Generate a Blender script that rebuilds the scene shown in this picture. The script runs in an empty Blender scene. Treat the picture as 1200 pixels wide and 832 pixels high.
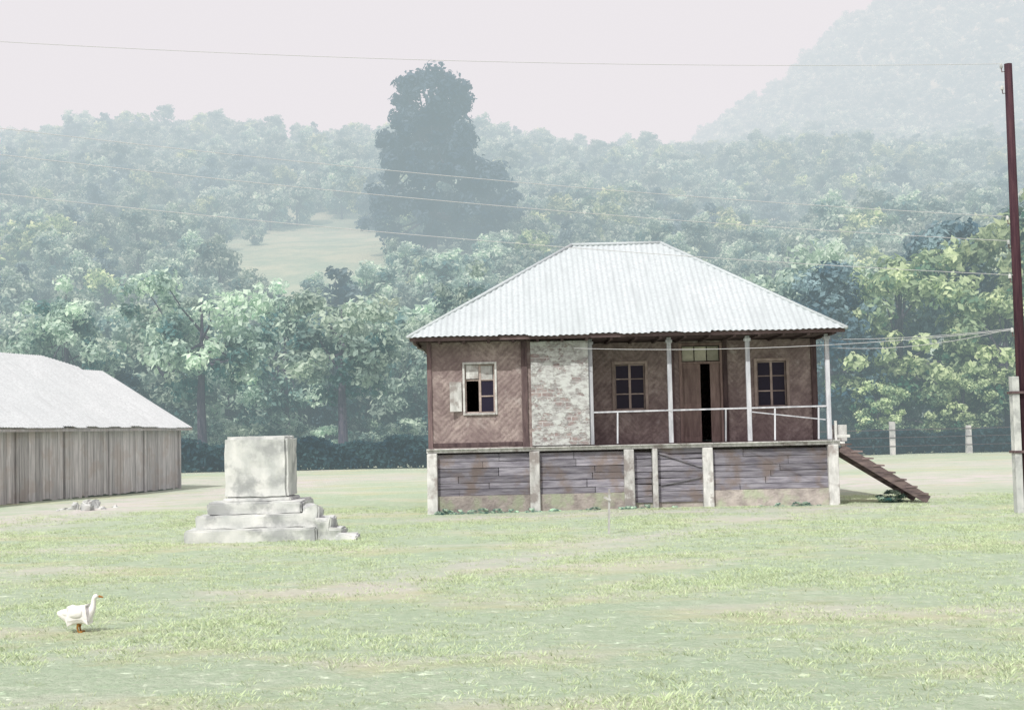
import bpy, bmesh, math, random
import numpy as np
from mathutils import Vector, Matrix, noise
random.seed(7); rng=np.random.default_rng(7)
S=bpy.context.scene
COL=S.collection

# ---------------------------------------------------------------- materials
def new_mat(name):
    m=bpy.data.materials.new(name); m.use_nodes=True
    nt=m.node_tree; nt.nodes.clear()
    return m,nt,nt.nodes,nt.links
def mixc(N,L,fac,a,b,mode='MIX'):
    n=N.new('ShaderNodeMix'); n.data_type='RGBA'; n.blend_type=mode
    for sock,v in ((n.inputs[0],fac),(n.inputs[6],a),(n.inputs[7],b)):
        if hasattr(v,'links'): L.new(v,sock)
        elif isinstance(v,(int,float)): sock.default_value=v
        else: sock.default_value=(*v,1)
    return n.outputs[2]
def noise_n(N,L,co,scale,detail=4,stretch=None,lo=.35,hi=.65,rough=.6):
    if stretch:
        mp=N.new('ShaderNodeMapping'); mp.inputs['Scale'].default_value=stretch
        L.new(co,mp.inputs[0]); co=mp.outputs[0]
    n=N.new('ShaderNodeTexNoise'); n.inputs['Scale'].default_value=scale
    n.inputs['Detail'].default_value=detail; n.inputs['Roughness'].default_value=rough
    L.new(co,n.inputs['Vector'])
    r=N.new('ShaderNodeMapRange'); r.inputs[1].default_value=lo; r.inputs[2].default_value=hi
    L.new(n.outputs[0],r.inputs[0])
    return r.outputs[0]
def simple(name,c1,c2,scale=3,stretch=None,rough=.85,bump=.3,c3=None,s3=1.2,tint=.35,lo=.35,hi=.65,b_dist=.01):
    m,nt,N,L=new_mat(name)
    co=N.new('ShaderNodeTexCoord').outputs['Object']
    f=noise_n(N,L,co,scale,5,stretch,lo,hi)
    c=mixc(N,L,f,c1,c2)
    if c3: c=mixc(N,L,noise_n(N,L,co,s3,5,None,.5,.62),c,c3)
    a=N.new('ShaderNodeAttribute'); a.attribute_name='tint'
    mr=N.new('ShaderNodeMapRange'); mr.inputs[3].default_value=1-tint; mr.inputs[4].default_value=1+tint
    L.new(a.outputs['Fac'],mr.inputs[0])
    cc=N.new('ShaderNodeCombineXYZ')
    for i in range(3): L.new(mr.outputs[0],cc.inputs[i])
    c=mixc(N,L,1.0,c,cc.outputs[0],'MULTIPLY')
    b=N.new('ShaderNodeBsdfPrincipled'); L.new(c,b.inputs['Base Color']); b.inputs['Roughness'].default_value=rough
    b.inputs['Specular IOR Level'].default_value=.2
    if bump:
        f2=noise_n(N,L,co,scale*4,6,stretch,.2,.8)
        bp=N.new('ShaderNodeBump'); bp.inputs['Strength'].default_value=bump; bp.inputs['Distance'].default_value=b_dist
        L.new(f2,bp.inputs['Height']); L.new(bp.outputs[0],b.inputs['Normal'])
    o=N.new('ShaderNodeOutputMaterial'); L.new(b.outputs[0],o.inputs[0])
    return m
def leaf_mat(name,dark,light,trans=.3):
    m,nt,N,L=new_mat(name)
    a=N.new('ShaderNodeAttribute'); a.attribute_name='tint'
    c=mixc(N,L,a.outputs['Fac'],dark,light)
    oi=N.new('ShaderNodeObjectInfo')
    r=N.new('ShaderNodeMapRange'); r.inputs[3].default_value=.7; r.inputs[4].default_value=1.25
    L.new(oi.outputs['Random'],r.inputs[0])
    cc=N.new('ShaderNodeCombineXYZ')
    for i in range(3): L.new(r.outputs[0],cc.inputs[i])
    c=mixc(N,L,1.0,c,cc.outputs[0],'MULTIPLY')
    d=N.new('ShaderNodeBsdfDiffuse'); L.new(c,d.inputs[0])
    o=N.new('ShaderNodeOutputMaterial')
    if trans>0:
        t=N.new('ShaderNodeBsdfTranslucent'); L.new(c,t.inputs[0])
        mx=N.new('ShaderNodeMixShader'); mx.inputs[0].default_value=trans
        L.new(d.outputs[0],mx.inputs[1]); L.new(t.outputs[0],mx.inputs[2]); L.new(mx.outputs[0],o.inputs[0])
    else: L.new(d.outputs[0],o.inputs[0])
    return m

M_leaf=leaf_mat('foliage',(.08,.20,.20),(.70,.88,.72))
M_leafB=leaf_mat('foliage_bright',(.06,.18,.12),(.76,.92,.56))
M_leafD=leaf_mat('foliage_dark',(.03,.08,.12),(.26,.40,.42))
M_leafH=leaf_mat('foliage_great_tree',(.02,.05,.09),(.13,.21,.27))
M_hedge=leaf_mat('foliage_hedge',(.010,.03,.05),(.045,.10,.11),.15)
M_bark=simple('bark',(.05,.045,.08),(.12,.11,.14),3,(3,3,.6),bump=.6)
M_plank=simple('weathered_planks',(.14,.135,.165),(.30,.295,.335),2.2,(1,1,9),bump=.5,c3=(.20,.17,.165),s3=1.5,tint=.3)
M_plankB=simple('brown_planks',(.10,.08,.085),(.24,.19,.18),3,(1,1,6),bump=.5,tint=.4)
M_plinth=simple('plinth_rubble',(.26,.235,.225),(.42,.385,.36),4,None,bump=.6,c3=(.34,.37,.28),s3=1.8,b_dist=.03)
M_post=simple('whitewashed_posts',(.42,.43,.42),(.62,.63,.62),5,(2,2,.8),bump=.4,c3=(.30,.28,.27),s3=3,tint=.2)
M_colm=simple('painted_columns',(.36,.38,.42),(.58,.60,.64),4,(2,2,.4),bump=.2)
M_dark=simple('dark_timber',(.07,.05,.055),(.15,.11,.11),4,(3,3,.5),bump=.4)
M_ceil=simple('ceiling_boards',(.07,.05,.05),(.12,.09,.09),4,(1,8,1),bump=.3)
M_door=simple('door_wood',(.19,.14,.13),(.30,.23,.21),4,(3,3,.5),bump=.3)
M_frame=simple('window_frame_paint',(.28,.23,.21),(.42,.35,.32),6,None,bump=.2)
M_conc=simple('weathered_concrete',(.45,.48,.47),(.63,.65,.63),3,(1,1,.5),bump=.5,c3=(.34,.36,.36),s3=2.0,tint=.1,b_dist=.015)
M_shed=simple('shed_boards',(.33,.33,.33),(.55,.54,.53),2.0,(7,7,.5),bump=.5,c3=(.41,.38,.36),s3=1.2,tint=.2)
M_pole=simple('creosoted_pole',(.04,.018,.03),(.10,.05,.06),4,(4,4,.3),bump=.5)
M_wire=simple('wire',(.72,.74,.76),(.78,.80,.82),3,bump=0)
M_fe=simple('feathers',(.72,.72,.70),(.88,.88,.86),20,bump=.3,tint=.05)
M_beak=simple('beak',(.45,.22,.06),(.55,.28,.08),20,bump=0)

def roof_mat(name,c1,c2):
    m,nt,N,L=new_mat(name)
    co=N.new('ShaderNodeTexCoord').outputs['Object']
    a=noise_n(N,L,co,.5,6,None,.3,.7)
    c=mixc(N,L,a,c1,c2)
    st=noise_n(N,L,co,1.6,4,(3,.35,.35),.52,.8)
    c=mixc(N,L,st,c,tuple(x*.80 for x in c1))
    gr=noise_n(N,L,co,14,4,None,.4,.7)
    c=mixc(N,L,gr,c,tuple(x*.86 for x in c1))
    b=N.new('ShaderNodeBsdfPrincipled'); L.new(c,b.inputs['Base Color']); b.inputs['Roughness'].default_value=.7
    b.inputs['Specular IOR Level'].default_value=.2
    o=N.new('ShaderNodeOutputMaterial'); L.new(b.outputs[0],o.inputs[0]); return m
M_roof=roof_mat('corrugated_roofing',(.45,.505,.52),(.50,.55,.57))
M_roofS=roof_mat('shed_roofing',(.52,.56,.57),(.61,.65,.66))

def wattle_mat():
    m,nt,N,L=new_mat('lath_and_daub_wall')
    co=N.new('ShaderNodeTexCoord').outputs['Object']
    sep=N.new('ShaderNodeSeparateXYZ'); L.new(co,sep.inputs[0])
    def math_(op,a,b=None):
        n=N.new('ShaderNodeMath'); n.operation=op
        for i,v in enumerate((a,b)):
            if v is None: continue
            if hasattr(v,'links'): L.new(v,n.inputs[i])
            else: n.inputs[i].default_value=v
        return n.outputs[0]
    xy=math_('ADD',sep.outputs[0],sep.outputs[1])
    tri=math_('PINGPONG',xy,.62)
    s=math_('ADD',tri,sep.outputs[2])
    dn=N.new('ShaderNodeTexNoise'); dn.inputs['Scale'].default_value=3; L.new(co,dn.inputs['Vector'])
    s=math_('ADD',s,math_('MULTIPLY',dn.outputs[0],.18))
    w=math_('PINGPONG',math_('MULTIPLY',s,14.0),1.0)
    big=noise_n(N,L,co,1.3,5,None,.4,.62)
    base=mixc(N,L,big,(.24,.19,.185),(.38,.32,.30))
    patch=noise_n(N,L,co,6,6,None,.42,.6,.75)
    base=mixc(N,L,math_('MULTIPLY',patch,.75),base,(.16,.12,.12))
    vis=noise_n(N,L,co,1.7,4,None,.35,.6)
    c=mixc(N,L,math_('MULTIPLY',math_('MULTIPLY',w,.36),vis),base,(.11,.08,.08))
    lime=noise_n(N,L,co,2.1,6,None,.58,.70,.7)
    c=mixc(N,L,math_('MULTIPLY',lime,.6),c,(.48,.44,.42))
    b=N.new('ShaderNodeBsdfPrincipled'); L.new(c,b.inputs['Base Color']); b.inputs['Roughness'].default_value=.9
    bp=N.new('ShaderNodeBump'); bp.inputs['Strength'].default_value=.35; bp.inputs['Distance'].default_value=.02; bp.invert=True
    L.new(w,bp.inputs['Height']); L.new(bp.outputs[0],b.inputs['Normal'])
    o=N.new('ShaderNodeOutputMaterial'); L.new(b.outputs[0],o.inputs[0]); return m
M_wall=wattle_mat()

def masonry_mat():
    m,nt,N,L=new_mat('whitewashed_brick')
    co=N.new('ShaderNodeTexCoord').outputs['Object']
    mp=N.new('ShaderNodeMapping'); mp.inputs['Rotation'].default_value=(math.radians(90),0,0); L.new(co,mp.inputs[0])
    br=N.new('ShaderNodeTexBrick'); L.new(mp.outputs[0],br.inputs[0]); br.inputs['Scale'].default_value=1
    br.inputs['Brick Width'].default_value=.27; br.inputs['Row Height'].default_value=.115; br.inputs['Mortar Size'].default_value=.012
    br.inputs['Color1'].default_value=(.22,.17,.17,1); br.inputs['Color2'].default_value=(.31,.25,.24,1); br.inputs['Mortar'].default_value=(.46,.46,.46,1)
    n=noise_n(N,L,co,2.6,6,(1,1,1.6),.43,.50,.75)
    c=mixc(N,L,n,br.outputs[0],(.50,.53,.52))
    n2=noise_n(N,L,co,7,5,(1,1,2),.45,.62,.7)
    c=mixc(N,L,n2,c,(.33,.33,.33))
    b=N.new('ShaderNodeBsdfPrincipled'); L.new(c,b.inputs['Base Color']); b.inputs['Roughness'].default_value=.9
    bp=N.new('ShaderNodeBump'); bp.inputs['Strength'].default_value=.7; bp.inputs['Distance'].default_value=.02
    L.new(n,bp.inputs['Height']); L.new(bp.outputs[0],b.inputs['Normal'])
    o=N.new('ShaderNodeOutputMaterial'); L.new(b.outputs[0],o.inputs[0]); return m
M_mas=masonry_mat()
def glass_mat():
    m,nt,N,L=new_mat('dark_window_glass')
    b=N.new('ShaderNodeBsdfPrincipled'); b.inputs['Base Color'].default_value=(.02,.018,.035,1); b.inputs['Roughness'].default_value=.2
    b.inputs['Specular IOR Level'].default_value=.15
    o=N.new('ShaderNodeOutputMaterial'); L.new(b.outputs[0],o.inputs[0]); return m
M_glass=glass_mat()

def ground_mat():
    m,nt,N,L=new_mat('meadow_ground')
    g=N.new('ShaderNodeNewGeometry'); co=g.outputs['Position']
    a=noise_n(N,L,co,.35,6,None,.35,.65)
    c=mixc(N,L,a,(.50,.62,.46),(.59,.68,.53))
    f=noise_n(N,L,co,5,7,None,.38,.62,.75)
    c=mixc(N,L,f,c,(.43,.55,.39),'MIX')
    ye=noise_n(N,L,co,.27,6,(1,1.5,1),.50,.64,.7)
    c=mixc(N,L,ye,c,(.58,.61,.41))
    dry=noise_n(N,L,co,.22,6,(1,1.8,2),.52,.68,.65)
    c=mixc(N,L,dry,c,(.66,.67,.58))
    dk=noise_n(N,L,co,.9,8,(1,1.5,1),.56,.72,.8)
    c=mixc(N,L,dk,c,(.38,.47,.29))
    dk2=noise_n(N,L,co,3.1,8,(1,1.3,1),.60,.72,.8)
    c=mixc(N,L,dk2,c,(.34,.42,.26))
    at=N.new('ShaderNodeAttribute'); at.attribute_name='bare'
    brk=noise_n(N,L,co,1.1,6,None,.3,.6)
    mm=N.new('ShaderNodeMath'); mm.operation='MULTIPLY'; L.new(at.outputs['Fac'],mm.inputs[0]); L.new(brk,mm.inputs[1])
    c=mixc(N,L,mm.outputs[0],c,(.68,.65,.63))
    sp=noise_n(N,L,co,26,3,None,.60,.72)
    c=mixc(N,L,sp,c,(.70,.72,.62))
    ah=N.new('ShaderNodeAttribute'); ah.attribute_name='hill'
    hc=mixc(N,L,noise_n(N,L,co,.12,6,None,.4,.6,.7),(.36,.52,.38),(.52,.64,.46))
    c=mixc(N,L,ah.outputs['Fac'],c,hc)
    b=N.new('ShaderNodeBsdfDiffuse'); L.new(c,b.inputs[0])
    bp=N.new('ShaderNodeBump'); bp.inputs['Strength'].default_value=.8; bp.inputs['Distance'].default_value=.05
    L.new(f,bp.inputs['Height']); L.new(bp.outputs[0],b.inputs['Normal'])
    o=N.new('ShaderNodeOutputMaterial'); L.new(b.outputs[0],o.inputs[0]); return m
M_ground=ground_mat()
M_grass=leaf_mat('grass_blades',(.54,.66,.42),(.74,.80,.58),.45)

# ---------------------------------------------------------------- mesh helpers
class Part:
    def __init__(s): s.v=[]; s.f=[]; s.t=[]
    def hexa(s,pts,t=None):
        b=len(s.v); s.v+= [tuple(p) for p in pts]
        t=random.random() if t is None else t
        for q in ((0,3,2,1),(4,5,6,7),(0,1,5,4),(1,2,6,5),(2,3,7,6),(3,0,4,7)):
            s.f.append(tuple(b+i for i in q)); s.t.append(t)
    def box(s,x0,x1,y0,y1,z0,z1,t=None,j=0):
        P=[(x0,y0,z0),(x1,y0,z0),(x1,y1,z0),(x0,y1,z0),(x0,y0,z1),(x1,y0,z1),(x1,y1,z1),(x0,y1,z1)]
        if j: P=[(a+random.uniform(-j,j),b+random.uniform(-j,j)*.3,c+random.uniform(-j,j)) for a,b,c in P]
        s.hexa(P,t)
    def beam(s,p0,p1,w,h,t=None,up=(0,0,1)):
        p0=Vector(p0);p1=Vector(p1);d=(p1-p0).normalized(); u=Vector(up)
        if abs(d.dot(u))>.95: u=Vector((0,1,0))
        a=d.cross(u).normalized()*w/2; c=a.cross(d).normalized()*h/2
        s.hexa([p0-a-c,p0+a-c,p1+a-c,p1-a-c,p0-a+c,p0+a+c,p1+a+c,p1-a+c],t)
    def tube(s,pts,rad,n=8,t=None):
        t=random.random() if t is None else t
        rings=[]
        for i,p in enumerate(pts):
            p=Vector(p); q=Vector(pts[min(i+1,len(pts)-1)])-Vector(pts[max(i-1,0)])
            q.normalize(); u=Vector((1,0,0)) if abs(q.x)<.9 else Vector((0,1,0))
            a=q.cross(u).normalized(); c=q.cross(a)
            b=len(s.v); r=rad[i]
            for k in range(n):
                an=2*math.pi*k/n; s.v.append(tuple(p+a*r*math.cos(an)+c*r*math.sin(an)))
            rings.append(b)
        for i in range(len(rings)-1):
            for k in range(n):
                s.f.append((rings[i]+k,rings[i]+(k+1)%n,rings[i+1]+(k+1)%n,rings[i+1]+k)); s.t.append(t)
        s.f.append(tuple(rings[-1]+k for k in range(n))); s.t.append(t)
        s.f.append(tuple(rings[0]+k for k in reversed(range(n)))); s.t.append(t)
    def make(s,name,mat,parent=None,bevel=0,smooth=False):
        me=bpy.data.meshes.new(name); me.from_pydata(s.v,[],s.f)
        at=me.attributes.new('tint','FLOAT','FACE'); at.data.foreach_set('value',np.array(s.t,dtype=np.float32))
        me.materials.append(mat)
        bm=bmesh.new(); bm.from_mesh(me); bmesh.ops.recalc_face_normals(bm,faces=bm.faces); bm.to_mesh(me); bm.free()
        if smooth: me.polygons.foreach_set('use_smooth',[True]*len(me.polygons))
        o=bpy.data.objects.new(name,me); COL.objects.link(o)
        if parent: o.parent=parent
        if bevel:
            b=o.modifiers.new('bevel','BEVEL'); b.width=bevel; b.segments=2
        return o
def empty(name,loc=(0,0,0),rz=0):
    o=bpy.data.objects.new(name,None); COL.objects.link(o); o.location=loc; o.rotation_euler=(0,0,rz); o.empty_display_size=.5
    return o
def corrugated(name,a,b,top_fn,sdir,mat,parent,p=.18,amp=.018,rows=6,u_lo=0):
    a=Vector(a);b=Vector(b);e=(b-a);Lh=e.length;e.normalize();sd=Vector(sdir);n=e.cross(sd).normalized()
    if n.z<0:n=-n
    nu=int(Lh/p*6); V=[];F=[]
    jit=[random.uniform(-.012,.012) for _ in range(nu//30+2)]
    for i in range(nu+1):
        u=Lh*i/nu; vm=top_fn(u,Lh)
        for k in range(rows+1):
            v=vm*k/rows
            if k==0: v+=jit[i//30]*min(1,vm)
            q=a+e*u+sd*v+n*(amp*math.sin(2*math.pi*u/p)+.012*math.sin(u*1.3+v*5))
            V.append(tuple(q))
    for i in range(nu):
        for k in range(rows):
            r=i*(rows+1)+k; F.append((r,r+rows+1,r+rows+2,r+1))
    me=bpy.data.meshes.new(name); me.from_pydata(V,[],F); me.materials.append(mat)
    me.polygons.foreach_set('use_smooth',[True]*len(F))
    o=bpy.data.objects.new(name,me); COL.objects.link(o); o.parent=parent
    return o

# ---------------------------------------------------------------- terrain
def sm(t): t=max(0,min(1,t)); return t*t*(3-2*t)
def hgt(x,y):
    z=0.0
    if y>104:
        k=.292 if x<-20 else (.292-.022*sm((x+20)/60))
        yy=min(y,400)
        s=max(0,yy-110)
        z=k*s*sm((yy-104)/30)
        z+=sm((y-120)/80)*6*noise.noise(Vector((x*.014,y*.014,3)))
        if y>400:
            z+=-.02*(y-400)
        Hm=118+(x-72)*.66
        Hm=max(78,min(330,Hm)) + 9*noise.noise(Vector((x*.016,y*.01,9)))
        if y>405:
            t=sm((y-405)/245); z=z*(1-t)+Hm*t
    else:
        z+= .05*noise.noise(Vector((x*.15,y*.15,0)))*sm((y-5)/10)
    return z
def axis(segs):
    out=[]
    for a,b,st in segs: out+=list(np.arange(a,b,st))
    out.append(segs[-1][1]); return out
xs=axis([(-900,-200,20),(-200,-30,5),(-30,30,1.5),(30,200,5),(200,900,20)])
ys=axis([(-60,0,10),(0,60,1.5),(60,440,5),(440,1400,16)])
V=[(x,y,hgt(x,y)) for y in ys for x in xs]
nx=len(xs); F=[(j*nx+i,j*nx+i+1,(j+1)*nx+i+1,(j+1)*nx+i) for j in range(len(ys)-1) for i in range(nx-1)]
me=bpy.data.meshes.new('ground'); me.from_pydata(V,[],F); me.materials.append(M_ground)
def bare(x,y):
    b=0
    b=max(b,1-abs((x+12.0)-(y-36)*.15)/3.6) if 26<y<60 else b
    b=max(b,1-abs(y-46-.25*(x-12))/8.5) if x>8.0 else b
    b=max(b,.8-abs(y-62)/9)
    b=max(b,.8-abs(y-31.8)/1.6) if -2.5<x<10 else b
    b=max(b,.75-abs(x+.5-(y-20)*.6)/1.3) if 17<y<32 else b
    return max(0,min(1,b*1.3))
at=me.attributes.new('bare','FLOAT','POINT'); at.data.foreach_set('value',np.array([bare(v[0],v[1]) for v in V],dtype=np.float32))
at=me.attributes.new('hill','FLOAT','POINT'); at.data.foreach_set('value',np.array([sm((v[1]-85)/15) for v in V],dtype=np.float32))
me.polygons.foreach_set('use_smooth',[True]*len(F))
o=bpy.data.objects.new('ground',me); COL.objects.link(o)

# ---------------------------------------------------------------- house
H=empty('wooden_house')
FY=33.3; BY=34.8; RY=40.2; X0=-1.98; X1=7.45
FL=1.50
def wall_x(part,x0,x1,y0,y1,z0,z1,ops):
    cur=x0
    for (a,b,c,d) in sorted(ops):
        part.box(cur,a,y0,y1,z0,z1); 
        if c>z0: part.box(a,b,y0,y1,z0,c)
        if d<z1: part.box(a,b,y0,y1,d,z1)
        cur=b
    part.box(cur,x1,y0,y1,z0,z1)
P=Part()
wall_x(P,X0+.02,.22,FY,FY+.15,FL,3.98,[(-1.12,-.42,2.32,3.46)])
P.box(.34,.43,FY,FY+.15,FL,3.98)
wall_x(P,1.78,X1-.02,BY,BY+.15,FL,3.98,[(2.5,3.24,2.34,3.45),(4.15,5.08,FL,3.86),(5.98,6.70,2.34,3.45)])
P.box(1.64,1.78,FY+.3,BY+.15,FL,3.98)
P.box(X0+.02,X0+.17,FY+.15,RY,FL,3.98)
P.box(X1-.17,X1-.02,BY+.15,RY,FL,3.98)
P.box(X0+.17,X1-.17,RY-.15,RY,FL,3.98)
P.make('walls',M_wall,H)
P=Part(); P.box(.43,1.78,FY-.10,FY+.30,FL+.02,3.96); P.make('brick_panel',M_mas,H,.015)
P=Part()
P.box(.21,.35,FY-.04,FY+.17,FL,3.99)
P.box(X0-.02,X0+.09,FY-.03,FY+.10,FL,3.99)
P.box(5.14,5.26,BY-.05,BY+.02,FL,3.98)
P.box(3.86,3.96,BY-.04,BY+.02,FL,3.98)
P.box(X1-.14,X1,BY-.04,BY+.12,FL,3.98)
P.box(X0-.1,X1+.1,FY-.06,FY+.12,3.985,4.09)
P.box(X0+.1,.20,FY-.025,FY+.01,FL+.04,FL+.13)
P.make('timber_frame',M_dark,H,.008)
P=Part()
P.box(X0-.3,X1+.2,FY+.12,RY+.3,4.0,4.03)
P.box(X0-.38,X1+.26,32.80,32.83,3.99,4.08)
P.box(X0-.38,X1+.26,32.83,FY-.06,4.035,4.06)
for i in range(18):
    x=X0-.3+i*.57; P.box(x,x+.06,32.84,34.9,3.94,3.998)
P.make('eave_and_ceiling',M_ceil,H)
ex0,ex1=-2.41,7.74; ey0,ey1=32.72,40.75; rz=6.66; ez=4.08; rx0,rx1=1.62,3.92; ry=36.75
def tri_top(l,r): 
    return lambda u,L: max(0.0,min(1,u/l,(L-u)/r))
R=empty('roof'); R.parent=H
RP=dict(p=.14,amp=.012)
corrugated('roof_front',(ex0,ey0,ez),(ex1,ey0,ez),tri_top(rx0-ex0,ex1-rx1),(0,ry-ey0,rz-ez),M_roof,R,**RP)
corrugated('roof_back',(ex0,ey1,ez),(ex1,ey1,ez),tri_top(rx0-ex0,ex1-rx1),(0,ry-ey1,rz-ez),M_roof,R,**RP)
corrugated('roof_end_a',(ex0,ey0,ez),(ex0,ey1,ez),tri_top(ry-ey0,ey1-ry),(rx0-ex0,0,rz-ez),M_roof,R,**RP)
corrugated('roof_end_b',(ex1,ey0,ez),(ex1,ey1,ez),tri_top(ry-ey0,ey1-ry),(rx1-ex1,0,rz-ez),M_roof,R,**RP)
P=Part()
r0=(rx0,ry,rz+.01); r1=(rx1,ry,rz+.01)
for a,b in ((r0,r1),((ex0,ey0,ez+.0),r0),((ex0,ey1,ez+.0),r0),((ex1,ey0,ez+.0),r1),((ex1,ey1,ez+.0),r1)):
    P.tube([a,b],[.045,.045],8,.5)
P.make('ridge_caps',M_roof,R,0,True)
P=Part()
for x in (1.83,3.68,5.52,7.38):
    P.box(x-.05,x+.05,FY-.04,FY+.06,FL+.02,3.984); P.box(x-.075,x+.075,FY-.065,FY+.085,3.86,3.93)
P.make('veranda_columns',M_colm,H,.008)
P=Part()
P.beam((1.88,FY,2.27),(7.33,FY,2.30),.045,.035,.6); P.beam((5.57,FY+.01,2.20),(7.3,FY+.01,1.98),.03,.025,.6)
P.beam((7.38,FY+.1,2.3),(7.38,BY,2.3),.05,.05)
for x in (2.42,4.95,6.1,7.12): P.beam((x,FY,FL+.03),(x+.02,FY,2.27),.035,.035)
P.make('veranda_railing',M_colm,H)
P=Part()
P.box(X0-.06,X1+.14,FY-.10,FY-.05,1.40,1.475,.6)
x=X0-.06
while x<X1+.1:
    w=random.uniform(.7,1.6); P.box(x,min(x+w,X1+.14)-.01,FY-.16,FY-.005,1.478,1.50,None); x+=w
P.make('floor_edge_board',M_post,H)
P=Part()
P.box(X0,X1+.02,FY-.003,RY,1.42,1.497)
P.make('floor',M_plankB,H)
P=Part()
cx=[-1.92,.47,2.67,3.27,4.51,7.43]
for x in cx:
    w=.12 if x not in (3.27,) else .06
    P.box(x-w,x+w,FY-.13,FY+.12,-.05,1.395,None,.008)
for x in (X0+.05,X1-.05): P.box(x-.1,x+.1,RY-.2,RY,-.05,1.40)
P.make('foundation_posts',M_post,H,.02)
P=Part()
for a,b in ((X0,.35),(.59,2.55),(4.63,7.31)):
    z=.40
    while z<1.33:
        h=random.uniform(.13,.2); h=min(h,1.40-z); xm=random.uniform(a+.6,b-.6)
        P.box(a,xm-.006,FY,FY+.03,z,z+h-.012,None,.005); P.box(xm+.006,b,FY+.004,FY+.03,z,z+h-.012,None,.005); z+=h
P.make('basement_planks',M_plank,H)
P=Part()
for a,b in ((2.79,3.2),(3.34,4.40)):
    z=.15
    while z<1.3:
        h=random.uniform(.12,.17); P.box(a,b,FY+.02,FY+.05,z,z+h-.015,None,.012); z+=h
P.beam((3.38,FY,1.3),(4.38,FY-.0,.95),.03,.05); P.beam((3.4,FY,.55),(4.35,FY,.72),.03,.05)
P.make('basement_gate',M_plank,H)
P=Part()
for a,b in ((X0+.08,.35),(.59,2.55),(2.8,4.38),(4.63,7.31)):
    P.box(a,b,FY-.03 if b!=4.38 else FY+.055,FY+.12,-.1,.395)
P.box(X0+.01,X0+.12,FY+.13,RY,-.1,1.39); P.box(X1-.12,X1-.01,FY+.13,RY,-.1,1.39); P.box(X0+.13,X1-.13,RY-.12,RY-.02,-.1,1.39)
P.box(X0+.13,X1-.13,FY+.3,FY+.35,-.1,1.39,.0)
P.make('plinth',M_plinth,H)
def window(nm,x0,x1,z0,z1,y,white=False):
    W=empty(nm); W.parent=H
    P=Part(); t=.07 if not white else .05
    P.box(x0-t,x0,y-.03,y+.05,z0-t,z1+t); P.box(x1,x1+t,y-.03,y+.05,z0-t,z1+t)
    P.box(x0,x1,y-.03,y+.05,z1,z1+t); P.box(x0,x1,y-.05,y+.05,z0-t,z0)
    P.make('casing',M_post if white else M_frame,W,.005)
    P=Part(); s=.035
    xm=(x0+x1)/2; zm=z0+(z1-z0)*.66
    L_=[x0,x1-s,xm-s/2-.01]
    for a in L_: P.box(a,a+s+(.02 if a not in(x0,x1-s) else 0),y+.055,y+.09,z0,z1)
    for i,c in enumerate((z0,z1-s,zm,z0+(z1-z0)*.33)):
        if not (white and i==3): P.box(x0+s,xm-.03,y+.058,y+.088,c,c+s*.8)
        P.box(xm+.03,x1-s,y+.058,y+.088,c,c+s*.8)
    P.make('sash',M_frame,W)
    P=Part()
    if white: P.box(xm,x1,y+.075,y+.082,z0,z1)
    else: P.box(x0,x1,y+.075,y+.082,z0,z1)
    P.make('glass',M_glass,W)
    return W
W=window('window_a',-1.12,-.42,2.32,3.46,FY,True)
P=Part(); P.box(-1.09,-.80,FY+.03,FY+.05,3.12,3.45,.5); P.box(-.74,-.47,FY+.062,FY+.07,3.1,3.42,.2); P.make('pale_pane',M_post,W)
P=Part(); P.hexa([(-1.47,FY-.16,2.36),(-1.2,FY-.05,2.36),(-1.2,FY-.02,2.36),(-1.47,FY-.13,2.36),(-1.47,FY-.16,3.05),(-1.2,FY-.05,3.05),(-1.2,FY-.02,3.05),(-1.47,FY-.13,3.05)],.8); P.make('shutter',M_post,W)
window('window_b',2.5,3.24,2.34,3.45,BY); window('window_c',5.98,6.70,2.34,3.45,BY)
D=empty('door'); D.parent=H
P=Part()
P.box(4.08,4.15,BY-.03,BY+.10,FL,3.93); P.box(5.08,5.138,BY-.03,BY+.10,FL,3.93); P.box(4.15,5.08,BY-.03,BY+.10,3.86,3.93); P.box(4.15,5.08,BY-.02,BY+.09,3.42,3.47)
P.make('door_frame',M_door,D,.004)
P=Part(); P.box(4.152,4.60,BY+.03,BY+.07,FL+.01,3.418,.5); P.box(4.20,4.55,BY+.015,BY+.035,FL+.15,2.3,.3); P.box(4.20,4.55,BY+.015,BY+.035,2.45,3.3,.3)
P.box(4.84,5.078,BY+.03,BY+.07,FL+.01,3.418,.6); P.box(4.88,5.04,BY+.015,BY+.035,FL+.15,2.3,.4)
P.make('door_leaves',M_door,D)
P=Part()
for i in range(3): 
    a=4.17+i*.305; P.box(a,a+.28,BY+.04,BY+.05,3.49,3.84)
P.make('transom_panes',simple('dusty_glass',(.42,.42,.34),(.56,.55,.45),5,bump=0,rough=.4),D)
P=Part()
sx0,sz0,sx1,sz1=7.62,1.40,9.62,.04
for y in (FY-.02,FY+1.05): P.beam((sx0,y,sz0-.08),(sx1,y,sz1+.02),.05,.20,.3)
n=8
for i in range(n):
    t=(i+.5)/n; x=sx0+(sx1-sx0)*t; z=sz0+(sz1-sz0)*t+.06
    P.box(x-.14,x+.13,FY-.06,FY+1.1,z,z+.035)
P.make('stairs',M_plankB,H)
P=Part()
P.box(7.46,7.72,FY-.05,FY+1.3,1.36,1.46); P.box(7.5,7.56,FY-.0,FY+.06,1.46,1.95); P.box(7.56,7.86,FY,FY+.03,1.55,1.62); P.box(7.58,7.88,FY+.4,FY+.9,1.46,1.85,.5)
P.make('stair_landing',M_post,H,.01)

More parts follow.
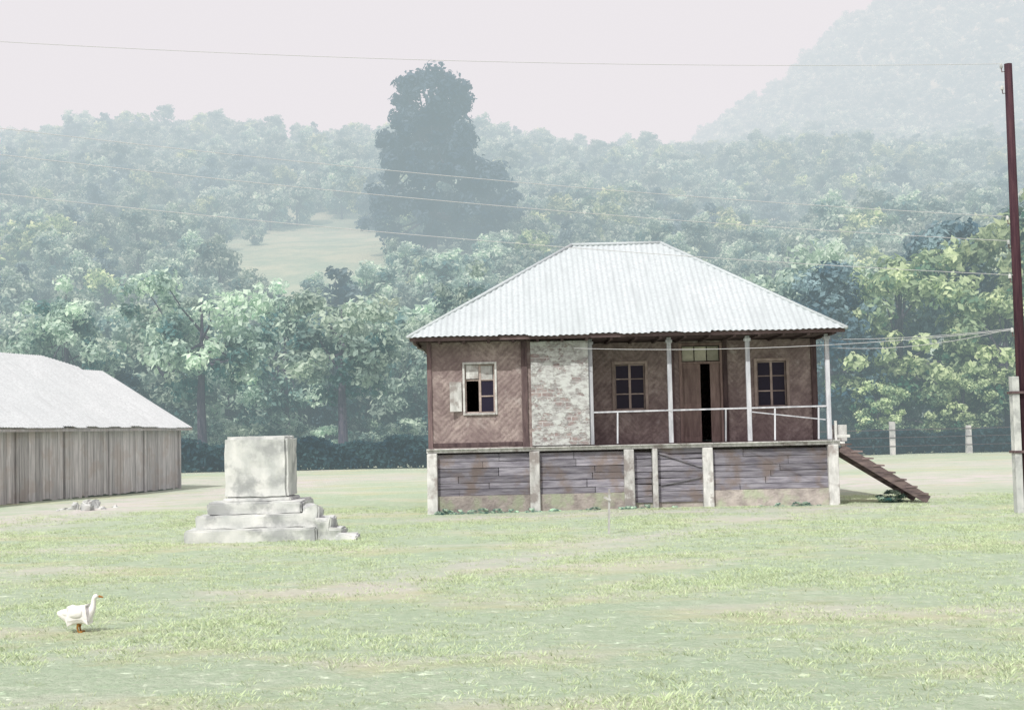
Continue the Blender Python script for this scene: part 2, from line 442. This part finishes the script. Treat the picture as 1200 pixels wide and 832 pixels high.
# ---------------------------------------------------------------- shed
ang=math.atan2(11,2.9)
SH=empty('plank_shed',(-15.6,43,0),ang)
T0,T1=-3,11.4; WD=7.0
P=Part()
t=T0
while t<T1:
    w=random.uniform(.13,.24); w=min(w,T1-t+.01); h=2.36+random.uniform(-.03,.02)
    P.box(t,t+w-.012,random.uniform(-.012,.006),.03,random.uniform(0,.06),h,None,.006); t+=w
for yy in np.arange(.04,WD,.2):
    P.box(T1-.03,T1+random.uniform(-.01,.01),yy,yy+.188,.02,2.36+2.1*(1-abs(yy+.1-WD/2)/(WD/2)))
P.box(T0,T0+.03,.04,WD,0,2.36); P.box(T0,T1-.05,WD,WD+.03,0,2.36)
P.make('board_walls',M_shed,SH)
P=Part()
for t in (T0+.05,.9,3.6,6.3,8.7,T1-.1): P.box(t,t+.13,-.06,-.014,0,2.33)
P.make('corner_posts',M_shed,SH)
def gable(t0,t1,zr,tag,ez=2.30):
    sd=(0,WD/2+.35,zr-ez)
    one=lambda u,L:1
    corrugated('roof_near_'+tag,(t0,-.35,ez),(t1,-.35,ez),one,sd,M_roofS,SH,.14,.012,6)
    corrugated('roof_far_'+tag,(t0,WD+.35,ez),(t1,WD+.35,ez),one,(0,-(WD/2+.35),zr-ez),M_roofS,SH,.14,.012,6)
tf=lambda u,L: 1 if u<L-1.5 else 1-.14*(u-(L-1.5))/1.5
corrugated('roof_near_main',(T0-.3,-.36,2.34),(9.2,-.36,2.34),tf,(0,WD/2+.35,4.98-2.32),M_roofS,SH,.14,.012,6)
corrugated('roof_far_main',(T0-.3,WD+.36,2.34),(9.2,WD+.36,2.34),tf,(0,-(WD/2+.35),4.98-2.32),M_roofS,SH,.14,.012,6)
gable(9.1,T1+.45,4.58,'low')
P=Part()
P.box(T0-.3,T1+.4,-.32,-.28,2.20,2.28); P.beam((T1+.40,-.33,2.26),(T1+.40,WD/2,4.52),.04,.12,up=(1,0,0)); P.beam((T1+.40,WD+.33,2.26),(T1+.40,WD/2,4.52),.04,.12,up=(1,0,0))
P.make('fascia',M_shed,SH)

# ---------------------------------------------------------------- monument
MN=empty('stone_pedestal',(-4.70,26.6,0),0)
def rough_block(part_specs,name,mat,bev=.025,amp=.018,parent=MN):
    bm=bmesh.new()
    for (x0,x1,y0,y1,z0,z1) in part_specs:
        r=bmesh.ops.create_cube(bm,size=1)
        for v in r['verts']:
            v.co=Vector(((x0+x1)/2+v.co.x*(x1-x0),(y0+y1)/2+v.co.y*(y1-y0),(z0+z1)/2+v.co.z*(z1-z0)))
    bmesh.ops.bevel(bm,geom=bm.edges[:],offset=bev,segments=2,affect='EDGES')
    bmesh.ops.subdivide_edges(bm,edges=[e for e in bm.edges if e.calc_length()>.15],cuts=7,use_grid_fill=True)
    for v in bm.verts:
        p=v.co*5; v.co+=Vector((noise.noise(p),noise.noise(p+Vector((9,0,0))),noise.noise(p+Vector((0,9,0)))))*amp
    me=bpy.data.meshes.new(name); bm.to_mesh(me); bm.free(); me.materials.append(mat)
    at=me.attributes.new('tint','FLOAT','FACE'); at.data.foreach_set('value',np.full(len(me.polygons),.5,dtype=np.float32))
    o=bpy.data.objects.new(name,me); COL.objects.link(o); o.parent=parent; return o
rough_block([(-.60,.56,-.55,.55,.74,1.88)],'pedestal_block',M_conc,.05,.02)
rough_block([(-.64,.60,-.6,.6,.69,.76)],'pedestal_foot',M_conc,.02,.02)
rough_block([(-.86,.84,-.82,.82,.46,.70)],'upper_step',M_conc,.03,.03)
rough_block([(-1.05,1.0,-1.0,1.0,.22,.48)],'middle_step',M_conc,.03,.035)
rough_block([(-1.2,1.15,-1.2,1.2,-.06,.24)],'lower_step',M_conc,.03,.03)
rough_block([(1.12,1.42,-1.15,-.3,-.03,.40),(1.36,1.62,-1.2,-.5,-.03,.22),(1.5,1.86,-1.28,-.7,-.03,.12),(.9,1.16,-1.0,-.5,.2,.62)],'broken_step_stones',M_conc,.03,.06)

RB=empty('rubble_pile',(-11.9,39.0,0)); sp=[]
for i in range(14):
    x=random.gauss(0,.3); y=random.gauss(0,.3); s=random.uniform(.14,.34); sp.append((x,x+s,y,y+s,-.05,max(.06,.24-abs(x)*.35+random.uniform(-.08,.03))))
rough_block(sp,'stones',M_conc,.04,.08,RB)

ST=empty('wooden_stake',(1.66,25.6,0))
P=Part(); P.beam((0,0,-.05),(.03,0,.80),.035,.035); P.beam((-.07,-.03,.66),(.05,-.03,.60),.03,.04); P.make('stake',M_post,ST)

# ---------------------------------------------------------------- poles & wires
def pole(name,x,y,h,stub=True):
    U=empty(name,(x,y,0))
    P=Part(); P.tube([(0,0,-.3),(0,0,h*.5),(0,0,h)],[.115,.095,.08],12); P.make('pole_shaft',M_pole,U,0,True)
    if stub:
        P=Part(); P.box(-.24,-.10,-.16,.06,-.2,2.75); P.make('concrete_stub',M_conc,U,.01)
        P=Part()
        for z in (1.2,2.4): P.box(-.26,.14,-.18,.14,z,z+.05)
        P.make('binding_wire',M_dark,U)
    P=Part(); I=Part()
    for i,(z,s) in enumerate(((h-.15,-1),(h-.6,-1),(5.9,-1),(5.4,-1),(4.7,-1),(3.6,-1))):
        P.tube([(0,0,z),(s*.14,-.02,z-.02),(s*.15,-.02,z+.08)],[.012,.012,.012],6)
        I.tube([(s*.15,-.02,z+.06),(s*.15,-.02,z+.10),(s*.15,-.02,z+.15)],[.03,.035,.02],8)
    P.make('hooks',M_dark,U); I.make('insulators',M_conc,U)
    return U
pole('utility_pole',10.37,29.0,9.2)
pole('utility_pole',-30,24.0,11.2,False)
cu=bpy.data.curves.new('power_lines','CURVE'); cu.dimensions='3D'; cu.bevel_depth=.006; cu.materials.append(M_wire)
def wire(a,b,sag):
    s=cu.splines.new('POLY'); n=40; s.points.add(n)
    a=Vector(a);b=Vector(b)
    for i in range(n+1):
        t=i/n; p=a.lerp(b,t); p.z-=sag*4*t*(1-t); s.points[i].co=(*p,1)
px=10.22
wire((px,28.98,9.2),(-29.8,24,11.2),.75)
wire((px,28.98,6.03),(-29.8,24,11.0),.7); wire((px,28.98,5.53),(-29.8,24,10.5),.7); wire((px,28.98,4.83),(-29.8,24,9.6),.65)
wire((px,28.98,3.73),(7.5,33.2,3.85),.06); wire((px,28.98,3.73),(7.5,33.2,3.65),.15); wire((px,28.98,4.83),(60,33,9),.8)
wire((px,28.98,3.70),(1.0,33.15,3.80),.18)
wo=bpy.data.objects.new('power_lines',cu); COL.objects.link(wo)

# ---------------------------------------------------------------- fence
FN=empty('wire_fence',(0,84,0)); P=Part(); Q=Part()
for x in (17.6,22.3,26.8,31.4,36,40.6,45.2):
    P.box(x-.17,x+.17,-.12,.12,-.1,1.75+random.uniform(-.15,.2),None,.03)
for z in (.5,1.0,1.45): Q.beam((17.0,-.14,z),(46,-.14,z+.05),.03,.03)
P.make('posts',M_conc,FN,.02); Q.make('strands',M_dark,FN)

# ---------------------------------------------------------------- foliage
def quads(cent,nrm,size,tint):
    n=len(cent)
    nrm=nrm/np.linalg.norm(nrm,axis=1,keepdims=True)
    r=rng.normal(size=(n,3)); a=np.cross(nrm,r); a/=np.linalg.norm(a,axis=1,keepdims=True); b=np.cross(nrm,a)
    s=size[:,None]
    v=np.stack([cent-a*s, cent-b*s*.55+nrm*s*.12, cent+a*s, cent+b*s*.55+nrm*s*.12],axis=1).reshape(-1,3)
    return v
def leaf_mesh(name,cent,nrm,size,tint,mat,wood=None):
    n=len(cent); v=quads(cent,nrm,size,tint)
    nv=len(wood.v) if wood else 0
    me=bpy.data.meshes.new(name)
    allv=(np.array(wood.v).reshape(-1,3).tolist() if wood else [])+v.tolist()
    f=(list(wood.f) if wood else [])+[(nv+4*i,nv+4*i+1,nv+4*i+2,nv+4*i+3) for i in range(n)]
    me.from_pydata(allv,[],f)
    tt=np.concatenate([np.array(wood.t) if wood else np.zeros(0),tint]).astype(np.float32)
    at=me.attributes.new('tint','FLOAT','FACE'); at.data.foreach_set('value',tt)
    me.materials.append(mat)
    if wood:
        me.materials.append(M_bark)
        mi=np.zeros(len(f),dtype=np.int32); mi[:len(wood.f)]=1; me.polygons.foreach_set('material_index',mi)
    return me
def tree_mesh(name,blobs,trunk_h,tr,mat,nclump,per,leaf,seed,cr=(.7,1.3)):
    r=np.random.default_rng(seed); random.seed(seed)
    W=Part(); top=max(b[2]+b[5]*.4 for b in blobs)
    bx,by=blobs[0][0],blobs[0][1]
    tp=[(0,0,-.5),(.05,0,trunk_h*.5),(bx*.3+.1,by*.3,trunk_h),(bx*.7,by*.7,(trunk_h+top)/2),(bx,by,top)]
    W.tube(tp,[tr*1.3,tr,tr*.85,tr*.5,tr*.12],8)
    C=[];T=[];RC=[]
    wt=np.array([b[6] for b in blobs]);wt=wt/wt.sum()
    for i in range(nclump):
        b=blobs[r.choice(len(blobs),p=wt)]
        d=r.normal(size=3); d/=np.linalg.norm(d); d[2]*= .95
        rad=r.uniform(.45,1.02)**.6
        c=np.array(b[:3])+d*np.array(b[3:6])*rad
        if c[2]<.4: c[2]=.4+r.uniform(0,.5)
        C.append(c); T.append(np.clip(r.normal(.42,.30)+.30*d[2],0,1)); RC.append(r.uniform(*cr))  # crown tops tinted lighter, undersides darker: light and shade painted into the leaves
        if i%4==0:
            k=random.uniform(.35,.9); base=Vector(tp[2]).lerp(Vector(tp[4]),k*.8) if c[2]>trunk_h*1.2 else Vector(tp[2])
            m=(base+Vector(c))/2+Vector((0,0,-.2)); W.tube([base,m,Vector(c)],[tr*.32,tr*.2,tr*.05],5)
    cent=[];nr=[];ti=[];sz=[]
    for c,t,rc in zip(C,T,RC):
        d=r.normal(size=(per,3)); d/=np.linalg.norm(d,axis=1,keepdims=True)
        rr=(r.uniform(size=per)**.45)[:,None]*rc
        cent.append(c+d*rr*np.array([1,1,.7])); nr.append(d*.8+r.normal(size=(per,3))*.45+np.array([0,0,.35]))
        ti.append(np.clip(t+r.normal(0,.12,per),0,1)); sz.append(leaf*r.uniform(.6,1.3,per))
    return leaf_mesh(name,np.concatenate(cent),np.concatenate(nr),np.concatenate(sz),np.concatenate(ti),mat,W)
BA=[(0,0,7,4.6,4.6,4.2,3),(1.8,.5,9,2.8,2.8,2.6,1),(-2,0,5,3,3,2.8,1)]
BB=[(0,0,8,3.4,3.4,5.6,3),(.6,0,11.8,2.2,2.2,2.4,1),(-1,0,5,3,3,3,1)]
BC=[(0,0,4,3.8,3.8,3.6,3),(1.6,0,6,2.3,2.3,2,1),(-2,0,2.4,2.6,2.6,2.2,1)]
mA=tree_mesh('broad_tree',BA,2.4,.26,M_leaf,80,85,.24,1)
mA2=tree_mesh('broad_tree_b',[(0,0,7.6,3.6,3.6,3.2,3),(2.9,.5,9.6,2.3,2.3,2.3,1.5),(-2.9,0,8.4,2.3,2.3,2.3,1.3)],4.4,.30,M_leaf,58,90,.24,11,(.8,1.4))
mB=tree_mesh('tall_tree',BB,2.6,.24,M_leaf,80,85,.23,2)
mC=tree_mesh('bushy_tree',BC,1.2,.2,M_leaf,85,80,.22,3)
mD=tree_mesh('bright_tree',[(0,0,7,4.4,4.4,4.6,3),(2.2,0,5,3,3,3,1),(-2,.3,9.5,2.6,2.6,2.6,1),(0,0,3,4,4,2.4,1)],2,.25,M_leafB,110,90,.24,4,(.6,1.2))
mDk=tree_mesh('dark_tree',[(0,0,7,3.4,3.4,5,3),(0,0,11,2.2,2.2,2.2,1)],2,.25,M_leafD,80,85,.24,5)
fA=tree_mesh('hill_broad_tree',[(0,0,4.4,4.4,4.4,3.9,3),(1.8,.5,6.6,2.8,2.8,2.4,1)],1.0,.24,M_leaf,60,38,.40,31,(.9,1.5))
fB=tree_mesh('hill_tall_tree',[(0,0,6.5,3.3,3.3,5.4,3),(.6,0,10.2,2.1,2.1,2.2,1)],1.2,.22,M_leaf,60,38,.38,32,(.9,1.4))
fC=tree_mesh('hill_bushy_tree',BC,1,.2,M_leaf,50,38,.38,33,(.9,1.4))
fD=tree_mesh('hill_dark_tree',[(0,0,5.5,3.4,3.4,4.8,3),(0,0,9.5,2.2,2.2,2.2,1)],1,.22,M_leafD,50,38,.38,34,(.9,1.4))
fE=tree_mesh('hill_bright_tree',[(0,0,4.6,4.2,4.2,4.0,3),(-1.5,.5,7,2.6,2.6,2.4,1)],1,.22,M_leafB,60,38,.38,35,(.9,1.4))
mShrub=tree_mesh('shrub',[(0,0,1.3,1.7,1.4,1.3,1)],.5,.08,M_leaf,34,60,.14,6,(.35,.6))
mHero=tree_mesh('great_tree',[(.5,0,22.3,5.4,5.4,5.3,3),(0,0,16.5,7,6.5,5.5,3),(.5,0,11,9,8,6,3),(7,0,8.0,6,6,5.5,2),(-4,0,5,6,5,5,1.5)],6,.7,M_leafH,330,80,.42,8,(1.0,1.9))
def place(mesh,name,x,y,s=1,sz=1,rz=None,z=None):
    o=bpy.data.objects.new(name,mesh); COL.objects.link(o)
    o.location=(x,y,hgt(x,y)-.1 if z is None else z); o.scale=(s,s,s*sz); o.rotation_euler=(0,0,random.uniform(0,6.28) if rz is None else rz)
    return o
random.seed(21)
place(mHero,'great_tree',-11.0,200,1.0,1.0,0)
L=[(mA,'broad_tree',-36,92,.95),(mB,'tall_tree',-29.5,94,.9),(mDk,'dark_tree',-26.5,96,.55),(mA2,'broad_tree',-19.2,88,.98),(mB,'tall_tree',-23.5,99,.95),
   (mA2,'broad_tree',-10.4,87,1.0),(mB,'tall_tree',-15.5,97,.9),(mA,'broad_tree',-6.0,99,.85),(mDk,'dark_tree',-17.5,103,.7),(mDk,'dark_tree',-12.5,101,.75),
   (mB,'tall_tree',-3,101,.95),(mA,'broad_tree',1.5,103,1.0),(mC,'bushy_tree',-8.5,103,1.2),(mC,'bushy_tree',-33,100,1.3),(mA,'broad_tree',-43,98,1.0)]
L+=[(mDk,'dark_tree',20.4,91,1.0),(mD,'bright_tree',25.2,92,1.15),(mD,'bright_tree',31.0,89,1.0),(mDk,'dark_tree',29.6,96,1.25),(mD,'bright_tree',35.5,91,1.4),
    (mA,'broad_tree',15.2,96,1.0),(mA,'broad_tree',20.5,101,1.2),(mD,'bright_tree',42,93,1.25),(mD,'bright_tree',22.8,89,.42),(mD,'bright_tree',28,88.5,.5),(mD,'bright_tree',33.5,88.5,.5),(mD,'bright_tree',38.5,88.5,.55),(mB,'tall_tree',11,101,1.05),(mA2,'broad_tree',6.5,104,1.05),(mD,'bright_tree',48,96,1.2)]
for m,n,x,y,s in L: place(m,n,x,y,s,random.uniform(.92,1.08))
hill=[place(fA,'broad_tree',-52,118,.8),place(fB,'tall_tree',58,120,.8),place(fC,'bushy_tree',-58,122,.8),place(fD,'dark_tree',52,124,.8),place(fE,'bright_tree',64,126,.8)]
random.seed(5)

def hedge_mesh(name,x0,x1,y0,y1,h,n,mat):
    r=np.random.default_rng(3)
    c=np.stack([r.uniform(x0,x1,n),r.uniform(y0,y1,n),r.uniform(0,1,n)**.7*h],1)
    c[:,2]*= 1+.12*np.sin(c[:,0]*.9)+.08*np.sin(c[:,0]*2.7)
    nr=r.normal(size=(n,3))+np.array([0,-.5,.5]); ti=np.clip(.5+.35*np.sin(c[:,0]*1.7+c[:,2]*3)+r.normal(0,.2,n),0,1)
    me=leaf_mesh(name,c,nr,r.uniform(.1,.22,n),ti,mat); o=bpy.data.objects.new(name,me); COL.objects.link(o)
hedge_mesh('hedge',-30,-3.5,78,80.5,1.6,20000,M_hedge)
hedge_mesh('hedge',16,50,85.2,87,1.3,18000,M_hedge)

def gn_scatter(name,pts,rot,scl,kind,protos,obj_name):
    me=bpy.data.meshes.new(obj_name); me.from_pydata([tuple(p) for p in pts],[],[])
    for nm,dt,arr in (('rot','FLOAT',rot),('scl','FLOAT',scl),('kind','INT',kind)):
        a=me.attributes.new(nm,dt,'POINT'); a.data.foreach_set('value',np.array(arr,dtype=np.float32 if dt=='FLOAT' else np.int32))
    ob=bpy.data.objects.new(obj_name,me); COL.objects.link(ob)
    ng=bpy.data.node_groups.new(name,'GeometryNodeTree')
    ng.interface.new_socket('Geometry',in_out='INPUT',socket_type='NodeSocketGeometry')
    ng.interface.new_socket('Geometry',in_out='OUTPUT',socket_type='NodeSocketGeometry')
    N=ng.nodes;Lk=ng.links
    gi=N.new('NodeGroupInput');go=N.new('NodeGroupOutput'); jn=N.new('GeometryNodeJoinGeometry')
    def attr(nm,dt):
        a=N.new('GeometryNodeInputNamedAttribute'); a.data_type=dt; a.inputs[0].default_value=nm; return a.outputs[0]
    ro=N.new('ShaderNodeCombineXYZ'); Lk.new(attr('rot','FLOAT'),ro.inputs[2])
    for k,pr in enumerate(protos):
        oi=N.new('GeometryNodeObjectInfo'); oi.inputs[0].default_value=pr; oi.inputs['As Instance'].default_value=True
        ip=N.new('GeometryNodeInstanceOnPoints')
        cmp=N.new('FunctionNodeCompare'); cmp.data_type='INT'; cmp.operation='EQUAL'
        ia=[s for s in cmp.inputs if s.type=='INT']; Lk.new(attr('kind','INT'),ia[0]); ia[1].default_value=k
        Lk.new(gi.outputs[0],ip.inputs['Points']); Lk.new(cmp.outputs[0],ip.inputs['Selection']); Lk.new(oi.outputs['Geometry'],ip.inputs['Instance'])
        Lk.new(ro.outputs[0],ip.inputs['Rotation']); Lk.new(attr('scl','FLOAT'),ip.inputs['Scale'])
        Lk.new(ip.outputs[0],jn.inputs[0])
    Lk.new(jn.outputs[0],go.inputs[0])
    md=ob.modifiers.new('scatter','NODES'); md.node_group=ng
    return ob
pts=[];rot=[];scl=[];kd=[]
def add(x,y,s,k): pts.append((x,y,hgt(x,y)-.3*s)); rot.append(random.uniform(0,6.28)); scl.append(s); kd.append(k)
y=106
while y<425:
    st=5.2+ (y-106)*.006
    x=-(.5*y+25)
    while x<.5*y+25:
        X=x+random.uniform(-.45,.45)*st; Y=y+random.uniform(-.45,.45)*st
        cx_,cy_=X+29,Y-205; u=cx_*.99+cy_*.14; v=cy_*.99-cx_*.14
        q=(u/15)**2+(v/52)**2+.7*noise.noise(Vector((X*.12,Y*.06,8)))
        mead=q<1 and not (random.random()<.10)
        near=math.hypot(X+11,Y-197)<8 or (abs(X+10)<9 and 178<Y<198)
        if not mead and not near:
            n=noise.noise(Vector((X*.03,Y*.03,1)))
            k=random.choices([0,1,2,3,4],[3,3,3,.5 if n<.1 else 1.3,1.4 if X<30 else 2.5])[0]
            s=random.uniform(.5,.9)*(1+.4*n)*(1 if y<380 else .9)
            if q<1: s*=.5
            add(X,Y,s,k)
        x+=st
    y+=st
for i in range(70):
    add(random.uniform(-60,70),random.uniform(103,112),random.uniform(.75,1.1),random.choice([0,1,2,2]))
y=432
while y<680:
    st=7
    x=-60
    while x<.48*y+30:
        add(x+random.uniform(-3.5,3.5),y+random.uniform(-3.5,3.5),random.uniform(.7,1.25),random.choice([0,1,2,0]))
        x+=st
    y+=st
gn_scatter('forest_scatter',pts,rot,scl,kd,hill,'hillside_forest')
print('forest',len(pts))
sh=place(mShrub,'shrub',23.5,89.5,.8)
place(mShrub,'shrub',8.9,33.9,.22,.7)
pts=[];rot=[];scl=[];kd=[]
for i in range(140):
    x=random.uniform(-45,50); 
    pts.append((x,random.uniform(89.5,102),-.1)); rot.append(random.uniform(0,6.28)); scl.append(random.uniform(.6,1.3)); kd.append(0)
for i in range(34):
    x=random.choice([random.uniform(-1.9,7.4),random.uniform(-1.9,3)]); pts.append((x,FY-.24+random.uniform(-.05,.05),-.11)); rot.append(random.uniform(0,6.28)); scl.append(random.uniform(.05,.09)); kd.append(0)
gn_scatter('undergrowth_scatter',pts,rot,scl,kd,[sh],'undergrowth')

def tuft(seed):
    r=np.random.default_rng(seed); V=[];F=[];T=[]
    for i in range(11):
        a=r.uniform(0,6.28); b=r.uniform(.0,.07); h=r.uniform(.01,.038); w=r.uniform(.003,.006); l=r.uniform(.01,.05); th=r.uniform(0,6.28)
        x,y=b*math.cos(a),b*math.sin(a); dx,dy=math.cos(th)*w,math.sin(th)*w; n=len(V)
        V+=[(x-dx,y-dy,0),(x+dx,y+dy,0),(x+l*math.cos(a)*.4+dx*.7,y+l*math.sin(a)*.4+dy*.7,h*.6),(x+l*math.cos(a),y+l*math.sin(a),h)]
        F+=[(n,n+1,n+2,n+3)]; T.append(r.uniform(0,1))
    return V,F,T
V,F,T=tuft(1); me=bpy.data.meshes.new('grass_tuft'); me.from_pydata(V,[],F); me.materials.append(M_grass)
at=me.attributes.new('tint','FLOAT','FACE'); at.data.foreach_set('value',np.array(T,dtype=np.float32))
gt=bpy.data.objects.new('grass_tuft',me); COL.objects.link(gt); gt.location=(1.2,12,0)
pts=[];rot=[];scl=[];kd=[]
while len(pts)<34000:
    y=7+ (random.random()**.8)*30; x=random.uniform(-1,1)*(.43*y+1.5)
    if y>33 and -2.0<x<7.5: continue
    n=noise.noise(Vector((x*.5,y*.5,4)))+.6*noise.noise(Vector((x*2,y*2,4)))
    if random.random()>.5+n*1.0: continue
    if bare(x,y)>.5 and random.random()<.7: continue
    pts.append((x,y,hgt(x,y)-.005)); rot.append(random.uniform(0,6.28)); scl.append(random.uniform(.5,1.1)*(1+.5*max(0,n))*(1+y*.005)); kd.append(0)
gn_scatter('grass_scatter',pts,rot,scl,kd,[gt],'grass')

# ---------------------------------------------------------------- goose
G=empty('white_goose',(-4.28,14.0,0),math.radians(0))
def skinned(name,verts,edges,rad,mat,parent,sub=2):
    me=bpy.data.meshes.new(name); me.from_pydata(verts,edges,[]); o=bpy.data.objects.new(name,me); COL.objects.link(o); o.parent=parent
    me.materials.append(mat)
    s=o.modifiers.new('skin','SKIN'); 
    for i,r in enumerate(rad): me.skin_vertices[0].data[i].radius=(r,r) if not isinstance(r,tuple) else r
    me.skin_vertices[0].data[0].use_root=True
    u=o.modifiers.new('sub','SUBSURF'); u.levels=sub; u.render_levels=sub
    return o
skinned('body',[(0,0,.17),(-.09,0,.17),(-.17,0,.185),(-.22,0,.20),(.08,0,.18),(.125,0,.215),(.135,0,.27),(.14,0,.32),(.155,0,.355),(.185,0,.352)],
        [(0,1),(1,2),(2,3),(0,4),(4,5),(5,6),(6,7),(7,8),(8,9)],[.095,.085,.05,.018,.075,.042,.026,.023,.030,.018],M_fe,G)
skinned('beak',[(.185,0,.350),(.21,0,.345),(.235,0,.338)],[(0,1),(1,2)],[.014,.011,.006],M_beak,G)
for k,yy in (('a',-.04),('b',.04)):
    skinned('wing_'+k,[(.06,yy*1.9,.20),(-.05,yy*2.1,.20),(-.16,yy*1.2,.205)],[(0,1),(1,2)],[(.03,.05),(.03,.055),(.012,.02)],M_fe,G)
    skinned('leg_'+k,[(0,yy,.10),(-.01,yy,.05),(.0,yy,.012),(.045,yy,.008)],[(0,1),(1,2),(2,3)],[.018,.010,.009,.014],M_beak,G,1)

# ---------------------------------------------------------------- haze: air volume behind the house, its emission standing in for scattered light
me=bpy.data.meshes.new('glowing_haze')
bx=[(-1000,42,-150),(1000,42,-150),(1000,760,-150),(-1000,760,-150),(-1000,42,290),(1000,42,290),(1000,760,290),(-1000,760,290)]
me.from_pydata(bx,[],[(0,3,2,1),(4,5,6,7),(0,1,5,4),(1,2,6,5),(2,3,7,6),(3,0,4,7)])
hz=bpy.data.objects.new('glowing_haze',me); COL.objects.link(hz)
m,nt,N,Lk=new_mat('emissive_haze')
d=.0037
ab=N.new('ShaderNodeVolumeAbsorption'); ab.inputs['Color'].default_value=(.28,.03,0,1); ab.inputs['Density'].default_value=d*1.03
em=N.new('ShaderNodeEmission'); em.inputs['Color'].default_value=(.62,.81,.86,1); em.inputs['Strength'].default_value=d
ad=N.new('ShaderNodeAddShader'); Lk.new(ab.outputs[0],ad.inputs[0]); Lk.new(em.outputs[0],ad.inputs[1])
oo=N.new('ShaderNodeOutputMaterial'); Lk.new(ad.outputs[0],oo.inputs['Volume'])
me.materials.append(m)

# ---------------------------------------------------------------- light
sd=Vector((-.34,-.60,.80)).normalized()
el=math.asin(sd.z); az=math.atan2(sd.x,sd.y)
w=bpy.data.worlds.new('World'); S.world=w; w.use_nodes=True; nt=w.node_tree; nt.nodes.clear(); N=nt.nodes; Lk=nt.links
sky=N.new('ShaderNodeTexSky'); sky.sky_type='NISHITA'; sky.sun_disc=False; sky.sun_elevation=el; sky.sun_rotation=az; sky.dust_density=3; sky.air_density=1
c=mixc(N,Lk,.82,sky.outputs[0],(9.7,8.3,8.8))
bg=N.new('ShaderNodeBackground'); Lk.new(c,bg.inputs[0]); bg.inputs[1].default_value=.108
oo=N.new('ShaderNodeOutputWorld'); Lk.new(bg.outputs[0],oo.inputs[0])
ld=bpy.data.lights.new('sun','SUN'); ld.energy=3.7; ld.angle=math.radians(.6); ld.color=(1,.98,.91)
lo=bpy.data.objects.new('sun',ld); COL.objects.link(lo); lo.rotation_euler=sd.to_track_quat('Z','Y').to_euler()

# ---------------------------------------------------------------- camera
cd=bpy.data.cameras.new('camera'); cd.lens=50; cd.sensor_width=36; cd.clip_end=5000
co=bpy.data.objects.new('camera',cd); COL.objects.link(co)
Mx=Matrix.Translation((0,0,1.86))@Matrix.Rotation(math.radians(90+3.09),4,'X')@Matrix.Rotation(math.radians(-1.3),4,'Z')
co.matrix_world=Mx; S.camera=co
S.view_settings.view_transform='Standard'; S.view_settings.look='None'; S.view_settings.exposure=0
